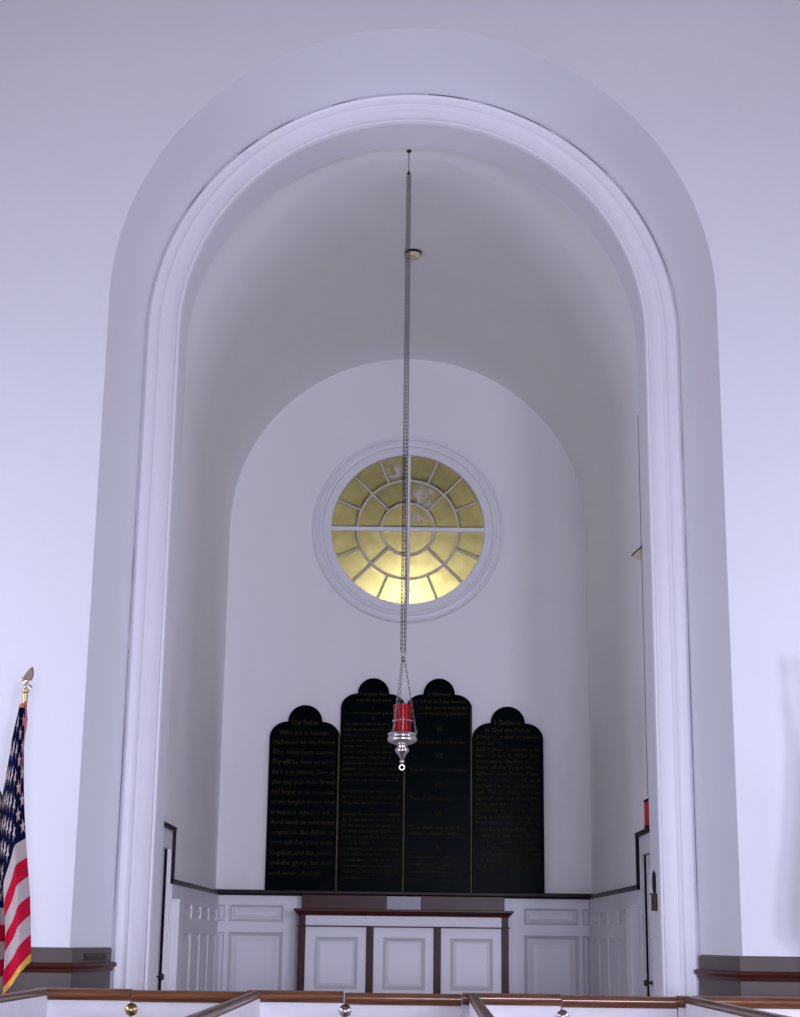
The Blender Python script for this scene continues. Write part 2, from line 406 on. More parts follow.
# ------------------------------------------------------------------ chancel wainscot
FB = lambda u, v, d: (u, YE - d, v)
mb = MB()
P = []
for s_ in (-1, 1):
    a, c = sorted((s_ * 1.79, s_ * 1.235))
    P += [(a, c, 1.735, 1.90), (a, c, .62, 1.63)]
    a, c = sorted((s_ * 1.90, s_ * 1.835)); P += [(a, c, 1.735, 1.90), (a, c, .62, 1.63)]
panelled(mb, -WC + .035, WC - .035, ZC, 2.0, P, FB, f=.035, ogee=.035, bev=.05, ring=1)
for s_ in (-1, 1): mb.box(*sorted((s_ * 1.10, s_ * 1.135)), YE - .055, YE - .03, ZC, 1.985)
t4 = structure(mb.build('trim_4', [M['paint'], M['moulding']]))
mb = MB()
mb.loft([[(x, YE - d, z) for d, z in [(.036, 2.0), (.075, 1.995), (.085, 2.005), (.105, 2.020), (.105, 2.045), (.098, 2.052), (.0, 2.052), (.0, 2.0)]] for x in (-WC, WC)], close=True, cap=True)
mb.build('chair_rail', M['darkrail'], t4)
for sx, nm in ((-1, 'trim_5'), (1, 'trim_6')):
    FS = lambda u, v, d, sx=sx: (sx * (WC - d), u, v)
    mb = MB(); P = []
    for k in range(4):
        y0 = 14.50 + .70 * k + .08; P += [(y0, y0 + .56, 1.735, 1.855), (y0, y0 + .56, .62, 1.61)]
    panelled(mb, 13.74, YE - .036, ZC, 2.0, P, FS, f=.033, ogee=.03, bev=.04, deep=.024, rise=.016)
    t = structure(mb.build(nm, M['paint']))
    mb = MB()
    mb.box(*sorted((sx * (WC - .033), sx * (WC - .099))), 13.76, 14.02, ZC, 1.862)
    mb.box(*sorted((sx * (WC - .033), sx * (WC - .105))), 13.753, 14.027, 1.862, 1.876)
    mb.build('pilaster', M['paint'], t, bevel=.003)
    mb = MB()   # dark capping: along the wainscot, up and over the door casing
    pr = lambda z: [(0, z), (.034, z - .005), (.042, z + .004), (.046, z + .018), (.044, z + .036), (.0, z + .04)]
    mb.loft([[(sx * (WC - d), y, z) for d, z in pr(2.0)] for y in (13.735, YE - .03)], close=True, cap=True)
    mb.box(*sorted((sx * WC, sx * (WC - .040))), 13.735, 13.815, 2.02, 2.455)
    mb.box(*sorted((sx * WC, sx * (WC - .042))), DY0 - .12, 13.818, 2.420, 2.457)
    mb.build('chair_rail', M['darkrail'], t, bevel=.003)
    # door with casing
    D = MB()
    x0, x1 = sorted((sx * (WC + .04), sx * (WC + .085)))
    FD = lambda u, v, d, sx=sx: (sx * (WC + (.066 if sx < 0 else .058) - d), u, v)
    P = [(DY0 + .12, DY0 + .46, 1.62, 2.12), (DY0 + .55, DY1 - .14, 1.62, 2.12), (DY0 + .12, DY0 + .46, .70, 1.44), (DY0 + .55, DY1 - .14, .70, 1.44)]
    panelled(D, DY0 + .012, DY1 - .012, ZC + .008, DZ - .008, P, FD, f=.03, ogee=.03, bev=.05, deep=.022, rise=.018)
    dr = structure(D.build('door_1' if sx < 0 else 'door_2', M['paint']))
    mb = MB()
    mb.box(*sorted((sx * WC, sx * (WC - .02))), DY1, 13.735, ZC, 2.425)
    mb.box(*sorted((sx * WC, sx * (WC - .02))), DY0 - .07, DY0, ZC, 2.42)
    mb.box(*sorted((sx * WC, sx * (WC - .02))), DY0, DY1, DZ, 2.42)
    mb.build('casing', M['paint'], dr, bevel=.003)
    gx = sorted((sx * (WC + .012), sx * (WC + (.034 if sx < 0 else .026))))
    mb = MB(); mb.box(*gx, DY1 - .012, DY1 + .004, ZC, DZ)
    mb.build('gap_shade_strip', M['gap_shade'], dr)  # dark strip standing in for shade between door and jamb
    mb = MB()
    mb.lathe([(.018, 0), (.018, .006), (.008, .008), (.008, .03), (.022, .038), (.026, .05), (.02, .062), (.005, .066)], (sx * (WC + (.037 if sx < 0 else .029)), DY1 - .15, 1.27), 14, axis=(-sx, 0, 0))
    mb.build('knob', M['iron'], dr, smooth=True)

# ------------------------------------------------------------------ altar on its platform
mb = MB(); mb.box(-1.35, 1.35, 16.0, YE - .06, ZC, .66); mb.box(-1.18, 1.18, 16.3, YE - .06, .66, .88)
structure(mb.build('floor_platform', M['carpet']))
YA = 16.6
al = empty('altar', (0, 16.9, .88), 'white panelled altar with mahogany top and uprights under the dark tablets', 'altar')
mb = MB()
bays = [(-.9635, -.3675), (-.2945, .2935), (.3665, .9565)]
P = [(a + .092, c - .082, 1.10, 1.592) for a, c in bays]
FA = lambda u, v, d: (u, YA + .03 - d, v)
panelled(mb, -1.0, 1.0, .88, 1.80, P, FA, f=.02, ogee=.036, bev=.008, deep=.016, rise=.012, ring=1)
mb.box(-1.0, 1.0, YA + .03, 17.2, .88, 1.80)
mb.build('body', [M['paint'], M['moulding']], al)
for i, x in enumerate((-1.0, -.331, .330, .995)):
    mb = MB(); mb.box(x - .0365, x + .0365, YA - .008, YA + .05, .88, 1.689)
    if i in (0, 3): mb.box(x - .034, x + .034, YA - .002, YA + .05, 1.70, 1.80)
    mb.build('upright', M['woodv'], al, bevel=.003)
for x in (-.331, .330):
    mb = MB(); mb.box(x - .0365, x + .0365, YA - .004, YA + .012, 1.702, 1.80)
    mb.build('frieze_block', M['paint'], al, bevel=.002)
mb = MB(); mb.box(-1.048, 1.046, YA - .022, YA + .012, 1.688, 1.701); mb.build('moulding', M['woodv'], al, bevel=.002)
mb = MB()
rows = []
for o, z in [(-.03, 1.795), (.0, 1.797), (.012, 1.806), (.018, 1.818), (.040, 1.836), (.046, 1.842), (.046, 1.856), (.040, 1.860)]:
    rows.append([(-1.036 - o, YA - .02 - o, z), (1.032 + o, YA - .02 - o, z), (1.032 + o, 17.22, z), (-1.036 - o, 17.22, z)])
mb.loft(rows, close=True, cap=True)
mb.build('top', M['wood'], al)
g = empty('gradine', (0, 17.0, 1.8645), 'mahogany shelf box standing on the back of the altar', 'altar shelf')
mb = MB(); mb.box(-1.022, -.176, 16.92, 17.2, 1.8645, 2.0); mb.box(.176, 1.012, 16.92, 17.2, 1.8645, 2.0); mb.box(-1.022, 1.012, 17.02, 17.2, 1.8645, 1.995)
mb.build('shelf_box', M['wood'], g, bevel=.004)
mb = MB(); mb.box(-.174, .174, 16.914, 17.018, 1.862, 1.994)
o = mb.build('centre_panel', M['grey'], g, bevel=.004); o['label'] = 'pale grey centre panel'

# ------------------------------------------------------------------ tablets
def to_mesh_text(body, size, align, x, z, y, width=None, bold=0.0):
    cu = bpy.data.curves.new('t', 'FONT'); cu.body = body; cu.size = size; cu.align_x = align; cu.resolution_u = 2; cu.offset = bold
    cu.space_line = 1.0
    o = bpy.data.objects.new('t', cu); COL.objects.link(o)
    bpy.context.view_layer.update()
    dg = bpy.context.evaluated_depsgraph_get()
    me = bpy.data.meshes.new_from_object(o.evaluated_get(dg))
    vs = [v.co.copy() for v in me.vertices]; fs = [tuple(p.vertices) for p in me.polygons]
    bpy.data.objects.remove(o); bpy.data.curves.remove(cu); bpy.data.meshes.remove(me)
    if not vs: return [], []
    if width:
        w0, w1 = min(v.x for v in vs), max(v.x for v in vs)
        k = min(1.25, width / max(1e-6, w1 - w0)); c = (w0 + w1) / 2 if align == 'CENTER' else w0
        for v in vs: v.x = c + (v.x - c) * k
    return [(x + v.x, y, z + v.y) for v in vs], fs

YT0, YT1 = YE - .068, YE - .012   # front and back face of the tablets
def tablet(x0, x1, zb, zs, zk, zt, rk, lines, label, edge):
    cx = (x0 + x1) / 2; hw = (x1 - x0) / 2
    out = [(x0, zb)]
    ns = 14
    for k in range(ns + 1):
        a = PI / 2 * k / ns; out.append((cx - rk - (hw - rk) * math.cos(a), zs + (zk - zs) * math.sin(a)))
    for k in range(1, 24):
        a = PI - PI * k / 24; out.append((cx + rk * math.cos(a), zk + (zt - zk) * math.sin(a)))
    for k in range(ns, -1, -1):
        a = PI / 2 * k / ns; out.append((cx + rk + (hw - rk) * math.cos(a), zs + (zk - zs) * math.sin(a)))
    out.append((x1, zb))
    mb = MB()
    cz = (zb + zs) / 2
    F = [(x, YT0, z) for x, z in out]; B = [(x, YT1, z) for x, z in out]
    mb.loft([F, B], close=True)
    mb.add(F, [tuple(range(len(F)))]); mb.add(B, [tuple(range(len(B)))[::-1]])
    r = empty('inscribed_tablet', (cx, YT1, zb), label, 'tablet', 'arch-topped tablets above the altar')
    mb.build('board', M['tablet'], r, bevel=.004)
    tb = MB()
    for (body, size, al_, z, wd) in lines:
        xx = cx if al_ == 'CENTER' else x0 + .035
        v, f = to_mesh_text(body, size, al_, xx, z, YT0 - .0025, wd, size * .012)
        if v: tb.add(v, f)
    tb.build('lettering', M['lettering'], r)
    if edge:
        e = MB(); e.box(x1 - .018, x1 - .001, YT0 - .008, YT0 + .006, zb, zs + (0.02)); e.build('gilt_edge', M['gilt'], r, bevel=.002)
    return r
def block(txt, z0, pitch, size, wd, head=None):
    return [(t, size, 'LEFT', z0 - pitch * i, wd) for i, t in enumerate(txt)]
L1 = [('Our Father', .075, 'CENTER', 3.752, .29), ('Who art in heaven,', .068, 'CENTER', 3.645, .54)]
L1 += block(['Hallowed be thy Name,', 'Thy kingdom come,', 'Thy will be done on earth,', 'As it is in heaven. Give us', 'this day our daily Bread', 'And forgive us our trespasses,',
             'as we forgive those who', 'trespass against us.', 'And lead us not into', 'temptation, But deliver us', 'from evil: For thine is the', 'kingdom, and the power,', 'and the glory, for ever', 'and ever. Amen.'], 3.548, .1035, .066, .665)
T2 = ['I', 'Thou shalt have no other gods but me.', 'II', 'Thou shalt not make to thyself any graven', 'image, nor the likeness of any thing that is', 'in heaven above, or in the earth beneath,',
      'or in the water under the earth; thou shalt', 'not bow down to them, nor worship them;', 'for I the Lord thy God am a jealous God,', 'and visit the sins of the fathers upon the', 'children, unto the third and fourth',
      'generation of them that hate me; and show', 'mercy unto thousands in them that love me', 'and keep my commandments.', 'III', 'Thou shalt not take the Name of the Lord', 'thy God in vain; for the Lord will not hold',
      'him guiltless, that taketh his Name in vain.', 'IV', 'Remember that thou keep holy the Sabbath', 'day. Six days shalt thou labour, and do all', 'that thou hast to do; but the seventh day is',
      'the Sabbath of the Lord thy God. In it thou', 'shalt do no manner of work; thou, and thy', 'son, and thy daughter, thy man-servant, and', 'thy maid-servant, thy cattle, and the stranger', 'that is within thy gates. For in six days the',
      'Lord made heaven and earth, the sea, and all', 'that in them is, and rested the seventh day:', 'wherefore the Lord blessed the seventh day,', 'and hallowed it.']
L2 = [('God spake these', .05, 'CENTER', 4.07, .30), ('words and said', .05, 'CENTER', 4.005, .42)]
for i, t in enumerate(T2): L2.append((t, .044, 'CENTER' if len(t) < 4 else 'LEFT', 3.93 - .0585 * i, .60))
L3 = [('V Honour', .06, 'CENTER', 4.085, .26), ('thy father and thy mother', .055, 'CENTER', 4.01, .58), ('that thy days may be long in the', .05, 'LEFT', 3.945, .61), ('land which the Lord thy God giveth', .05, 'CENTER', 3.885, .58),
      ('VI', .075, 'CENTER', 3.735, None), ('Thou shalt do no murder', .055, 'CENTER', 3.605, .56), ('VII', .075, 'CENTER', 3.455, None), ('Thou shalt not commit adultery', .055, 'LEFT', 3.315, .61),
      ('VIII', .075, 'CENTER', 3.16, None), ('Thou shalt not steal', .055, 'LEFT', 3.02, .46), ('IX', .075, 'CENTER', 2.865, None), ('Thou shalt not bear false', .055, 'LEFT', 2.725, .61), ('witness against thy neighbour', .055, 'LEFT', 2.665, .61),
      ('X', .075, 'CENTER', 2.52, None)]
L3 = [(t, q, al_, z - (.034 + .006 * (3.735 - z) if z < 3.8 else .012), wd) for t, q, al_, z, wd in L3]
for i, t in enumerate(['Thou shalt not covet thy neighbour\'s house,', 'thou shalt not covet thy neighbour\'s wife,', 'nor his servant, nor his maid, nor his ox,', 'nor his ass, nor any thing that is his.']): L3.append((t, .048, 'LEFT', 2.39 - .075 * i, .61))
T4 = ['and earth:', 'And in Jesus Christ his only', 'Son our Lord: Who was', 'conceived by the Holy Ghost,', 'Born of the Virgin Mary:', 'Suffered under Pontius Pilate,', 'Was crucified, dead, and', 'buried: He descended into', 'hell; The third day he rose',
      'again from the dead: He', 'ascended into heaven, And', 'sitteth on the right hand of', 'God the Father Almighty:', 'From thence he shall come to', 'judge the quick and the dead.', 'I believe in the Holy Ghost:', 'The holy Catholic Church;', 'The Communion of Saints:', 'The Forgiveness of sins:', 'The Resurrection of the body:', 'And the Life everlasting.']
L4 = [('I Believe', .075, 'CENTER', 3.775, .28), ('in God the Father', .062, 'CENTER', 3.70, .48), ('Almighty, maker of heaven', .062, 'LEFT', 3.63, .665)]
for i, t in enumerate(T4): L4.append((t, .058, 'LEFT', 3.565 - .0635 * i, .46 if i == 0 else .665))
L4.append(('Amen.', .062, 'CENTER', 2.17, None))
tablet(-1.432, -.690, 2.052, 3.615, 3.785, 3.960, .181, L1, 'black arch-topped tablet lettered with the prayer Our Father, lower one at the left end', True)
tablet(-.688, -.001, 2.052, 3.935, 4.090, 4.255, .167, L2, 'tall black arch-topped tablet of close small lettering, just behind the hanging lamp chains', True)
tablet(.001, .700, 2.052, 3.935, 4.090, 4.260, .167, L3, 'tall black arch-topped tablet with spaced lines under numerals VI to IX', True)
tablet(.702, 1.448, 2.052, 3.625, 3.795, 3.970, .181, L4, 'black arch-topped tablet lettered with the creed I Believe, lower one at the right end', False)

# ------------------------------------------------------------------ sanctuary lamp
LX, LY = -.040, 12.3
ZV = SV + math.sqrt(WC ** 2 - LX ** 2)
lamp = empty('sanctuary_lamp', (LX, LY, ZV), 'red glass sanctuary lamp in a silver bowl hanging on a long chain', 'hanging lamp')
mb = MB(); mb.lathe([(.02, 0), (.02, .012), (.006, .016), (.006, .03)], (LX, LY, ZV), 12, axis=(0, 0, -1)); mb.tube([(LX, LY, ZV - .02), (LX, LY, ZV - .20)], .0035, 6); mb.ellipsoid((LX, LY, ZV - .205), .014, .014, .018)
mb.build('ceiling_hook', M['iron'], lamp, smooth=True)
def chain(mb, p0, p1, pitch, R, r, n=10, m=4, turn0=0):
    p0, p1 = Vector(p0), Vector(p1); L = (p1 - p0).length; N = max(1, round(L / pitch))
    d = (p1 - p0).normalized(); Q = Vector((0, 0, 1)).rotation_difference(d).to_matrix()
    for i in range(N):
        c = p0 + (p1 - p0) * ((i + .5) / N)
        T = Q @ Matrix.Rotation((i % 2) * PI / 2 + turn0, 3, 'Z') @ Matrix.Diagonal((.62, 1, 1.0))
        mb.torus(c, R, r, n, m, T)
ZT, ZR = ZV - .21, 3.67
for s_ in (-1, 1):
    mb = MB(); chain(mb, (LX + s_ * .010, LY, ZT), (LX + s_ * .013, LY, ZR + .02), .030, .0172, .0037, turn0=PI / 4)
    mb.build('chain', M['iron'], lamp, smooth=True)
mb = MB(); mb.torus((LX, LY, ZR + .005), .016, .004, 14, 6); mb.ellipsoid((LX, LY, ZR - .03), .017, .017, .02)
mb.build('hanger_ring', M['steel'], lamp, smooth=True)
for a in (350, 110, 230):
    a = math.radians(a); e = (LX + .104 * math.cos(a), LY + .104 * math.sin(a), 3.085)
    mb = MB(); chain(mb, (LX + .01 * math.cos(a), LY + .01 * math.sin(a), ZR - .03), e, .022, .0125, .0028, turn0=PI / 4)
    mb.torus(e, .010, .003, 10, 4)
    mb.build('hanger_chain', M['steel'], lamp, smooth=True)
mb = MB(); mb.lathe([(.102, 3.078), (.108, 3.072), (.108, 3.062), (.100, 3.056), (.108, 3.044), (.112, 3.028), (.104, 3.010), (.080, 2.998), (.052, 2.990), (.040, 2.982), (.034, 2.974), (.042, 2.968), (.050, 2.960), (.053, 2.948), (.047, 2.934), (.032, 2.916),
          (.022, 2.900), (.012, 2.888), (.010, 2.880), (.017, 2.872), (.018, 2.862), (.010, 2.852), (.006, 2.846)], (LX, LY, 0), 32)
mb.torus((LX, LY, 2.823), .019, .0055, 18, 6)
mb.build('bowl', M['silver'], lamp, smooth=True, angle=50)
mb = MB()
mb.lathe([(.020, 3.082), (.062, 3.082), (.066, 3.11), (.066, 3.27), (.068, 3.292), (.063, 3.292), (.061, 3.11), (.02, 3.098)], (LX, LY, 0), 28)
mb.build('glass', M['ruby'], lamp, smooth=True, angle=60)
mb = MB()  # beads added in place of bright highlights on the ruby glass
for k in range(14):
    a = 2 * PI * k / 14; mb.ellipsoid((LX + .067 * math.cos(a), LY + .067 * math.sin(a), 3.170), .0085, .0085, .0085, 8, 5)
mb.build('glint_beads', M['silver'], lamp, smooth=True)

# ------------------------------------------------------------------ small fittings
zc = SV + WC
sd = empty('smoke_detector', (.012, 14.364, zc), 'round cream smoke detector with dark rim on the vault', 'smoke detector')
mb = MB(); mb.lathe([(.078, 0), (.080, .004), (.080, .022), (.07, .024)], (.012, 14.364, zc), 28, axis=(0, 0, -1)); mb.build('base', M['black'], sd, smooth=True)
mb = MB(); mb.lathe([(.072, .022), (.073, .036), (.068, .052), (.058, .060), (.030, .063), (.006, .064)], (.012, 14.364, zc), 28, axis=(0, 0, -1)); mb.build('cover', M['cream'], sd, smooth=True)
mb = MB(); mb.ellipsoid((.052, 14.325, zc - .058), .010, .010, .010); mb.build('indicator', M['white'], sd, smooth=True)
hk = empty('ceiling_hook', (0, 16.91, zc), 'tiny white hook in the vault near the far wall', 'hook')
mb = MB(); mb.lathe([(.016, 0), (.014, .008), (.004, .010)], (0, 16.91, zc), 10, axis=(0, 0, -1)); mb.build('plate', M['white'], hk, smooth=True)
mb = MB(); mb.tube([(0, 16.91, zc - .008), (0, 16.91, zc - .03), (.008, 16.91, zc - .045), (.02, 16.91, zc - .045), (.024, 16.91, zc - .034)], .003, 6); mb.build('hook', M['white'], hk, smooth=True)

# cone spotlight on the right chancel wall
sp = empty('spotlight', (WC, 12.30, 4.48), 'cream cone-shaped spotlight peeping out beside right arch jamb', 'spotlight')
ax = Vector((-.66, -.05, .72)).normalized(); c0 = Vector((1.768, 12.30, 4.500))
mb = MB(); mb.lathe([(.020, -.10), (.034, -.09), (.042, -.04), (.062, .0), (.064, .012), (.056, .012), (.03, -.05)], c0, 20, axis=ax); mb.build('shade', M['cream'], sp, smooth=True)
mb = MB(); mb.torus(c0 + ax * .012, .062, .006, 24, 6, Vector((0, 1, 0)).rotation_difference(ax).to_matrix()); mb.build('rim', M['brown'], sp, smooth=True)
mb = MB(); mb.ellipsoid(c0 - ax * .105, .018, .018, .024); mb.build('socket', M['white'], sp, smooth=True)
mb = MB(); q = c0 - ax * .05; mb.tube([(q.x + .03, q.y, q.z), (1.88, 12.30, 4.46), (WC - .006, 12.30, 4.46)], .009, 8); mb.lathe([(.03, 0), (.03, .012), (.01, .016)], (WC, 12.30, 4.46), 16, axis=(-1, 0, 0)); mb.build('bracket', M['cream'], sp, smooth=True)

# red sign over the right door, with its cable
rs = empty('sign_box', (WC, 13.08, 2.457), 'red sign box with black ends above the right chancel door', 'sign')
mb = MB(); mb.box(WC - .046, WC, 12.95, 13.22, 2.475, 2.660); mb.build('face', M['redsign'], rs, bevel=.004)
for z0, z1 in ((2.660, 2.678), (2.457, 2.475)):
    mb = MB(); mb.box(WC - .050, WC, 12.945, 13.225, z0, z1); mb.build('end_cap', M['black'], rs, bevel=.003)
mb = MB(); mb.tube([(WC - .008, 13.20, 2.677), (WC - .007, 13.24, 2.69), (WC - .006, 13.27, 2.72)] + [(WC - .006, 13.275 + .004 * math.sin(k), 2.70 + (SV - 2.70) * k / 10 if k < 10 else SV - .01) for k in range(1, 11)], .0026, 6)
tag(mb.build('cable', M['dado'], smooth=True), 'thin dark cable running up the chancel wall above the red sign', 'cable')
# holder on the right jamb
jb = empty('wall_holder', (W3, 11.94, 1.80), 'small brown box with black handle fixed to the right arch jamb', 'holder')
mb = MB(); mb.box(W3 - .030, W3, 11.86, 11.965, 1.800, 1.918); mb.build('box', M['brown'], jb, bevel=.004)
mb = MB(); mb.ellipsoid((W3 - .012, 11.93, 1.995), .012, .034, .085, 16, 12); mb.build('handle', M['black'], jb, smooth=True)
mb = MB(); mb.box(W3 - .042, W3 - .030, 11.905, 11.945, 1.912, 1.922); mb.build('catch', M['bronze'], jb)

# ------------------------------------------------------------------ box pews
PY, ZP = 9.6, 1.297
capprof = [(-.048, -.062), (-.036, -.060), (-.034, -.050), (-.046, -.046), (-.052, -.034), (-.052, -.020), (-.044, -.006), (-.030, 0.0), (.030, 0.0), (.044, -.006), (.052, -.020), (.052, -.034), (.046, -.046), (.034, -.050), (.036, -.060), (.048, -.062)]
def cap_x(mb, x0, x1, dz=0): mb.loft([[(x, PY + a, ZP + dz + b_) for a, b_ in capprof] for x in (x0, x1)], close=True, cap=True)
FP = lambda u, v, d: (u, PY + .018 - d, v)
XP = [-3.225, -2.030, -.838, .370, 1.578, 2.75]
seams = [-2.74, -1.546, -.350, .868, 2.07]
names_f = ['fixed white pew front panel under wooden cap, left of the door beside the flag', 'fixed white pew front panel between left partition and brass latch', 'fixed white pew front panel below left end of the altar',
           'fixed white pew front panel below right end of the altar', 'fixed white pew front panel below the right grey dado']
names_d = ['white pew door beyond the left partition beside the flag', 'white pew door with wooden cap below left arch jamb and chancel door', 'white pew door with shiny latch below middle of the altar',
           'white pew door with wooden cap below right chancel door', 'white pew door at far right below the shadowed wall']
for i in range(5):
    a, s_, e = XP[i] - .058, seams[i], XP[i + 1]
    if i == 0: continue
    last = i == 4
    dz = [0, .002, .004, .003, .002][i]
    pf = empty('pew_front', ((a + s_) / 2, PY, 0), names_f[i], 'pew front', 'fixed fronts of the box pews')
    mb = MB()
    right = 2.75 if last else s_ - .004
    panelled(mb, a, right, 0.0, ZP - .058 + dz, [(a + .16, right - .09, .2, 1.08)], FP, f=.036, ogee=.03, bev=.05)
    mb.build('panel', M['pewpaint'], pf)
    mb = MB(); cap_x(mb, a, right, dz); mb.build('cap_rail', M['rail'], pf, smooth=True, angle=40)
    if last: continue
    pd = empty('pew_door', ((s_ + e) / 2, PY, 0), names_d[i], 'pew door', 'doors of the box pews')
    d0, d1 = s_ + .004, e - .063
    mb = MB(); panelled(mb, d0, d1, .03, ZP - .060 - .004, [(d0 + .09, d1 - .09, .2, 1.08)], FP, f=.036, ogee=.03, bev=.05)
    mb.box(d1 - .02, d1, PY + .01, PY + .03, 0.0, .06)
    mb.build('panel', M['pewpaint'], pd)
    mb = MB(); cap_x(mb, d0, d1, -.004); mb.build('cap_rail', M['rail'], pd, smooth=True, angle=40)
    mb = MB()
    zl = [0, 1.188, 1.196, 1.182][i]
    c = (s_ + .006, PY - .018, zl)
    mb.lathe([(.034, 0), (.036, .004), (.033, .010), (.024, .016), (.014, .018), (.012, .026), (.020, .032), (.022, .040), (.014, .048), (.003, .050)], c, 20, axis=(0, -1, 0))
    o = mb.build('latch', M['brass'] if i == 1 else M['nickel'], pd, smooth=True)
    o['label'] = 'brass latch rosette' if i == 1 else 'polished metal latch rosette'
names_p = {1: 'white pew partition capped in wood, leftmost, in front of the flag', 2: 'white pew partition whose cap meets the rail below left edge of altar', 3: 'white pew partition whose cap meets the rail near middle of altar', 4: 'white pew partition whose cap meets the rail below right arch jamb'}
for i in (1, 2, 3, 4):
    x = XP[i]
    pp = empty('pew_partition', (x, 8.0, 0), names_p[i], 'pew partition', 'partitions between the box pews')
    mb = MB()
    sk = .019 if i == 3 else 0.0     # this one stands slightly askew
    FX = lambda u, v, d, x=x, sk=sk: (x + .018 - d - sk * (PY - u), u, v)
    panelled(mb, 5.6, PY - .022, 0.0, ZP - .036, [(5.75, 7.4, .2, 1.08), (7.55, PY - .2, .2, 1.08)], FX, f=.036, ogee=.03, bev=.05)
    mb.build('panel', M['pewpaint'], pp)
    mb = MB(); mb.loft([[(x + a * .44 - sk * (PY - y), y, ZP + .002 + b_ * .62) for a, b_ in capprof] for y in (5.56, PY - .030)], close=True, cap=True)
    mb.build('cap_rail', M['raily'], pp, smooth=True, angle=40)

# ------------------------------------------------------------------ flags
def interp(t, u):
    for (a, *p), (b_, *q) in zip(t, t[1:]):
        if u <= b_:
            k = (u - a) / (b_ - a); k = k * k * (3 - 2 * k) * .6 + k * .4
            return [pi + (qi - pi) * k for pi, qi in zip(p, q)]
    return list(t[-1][1:])
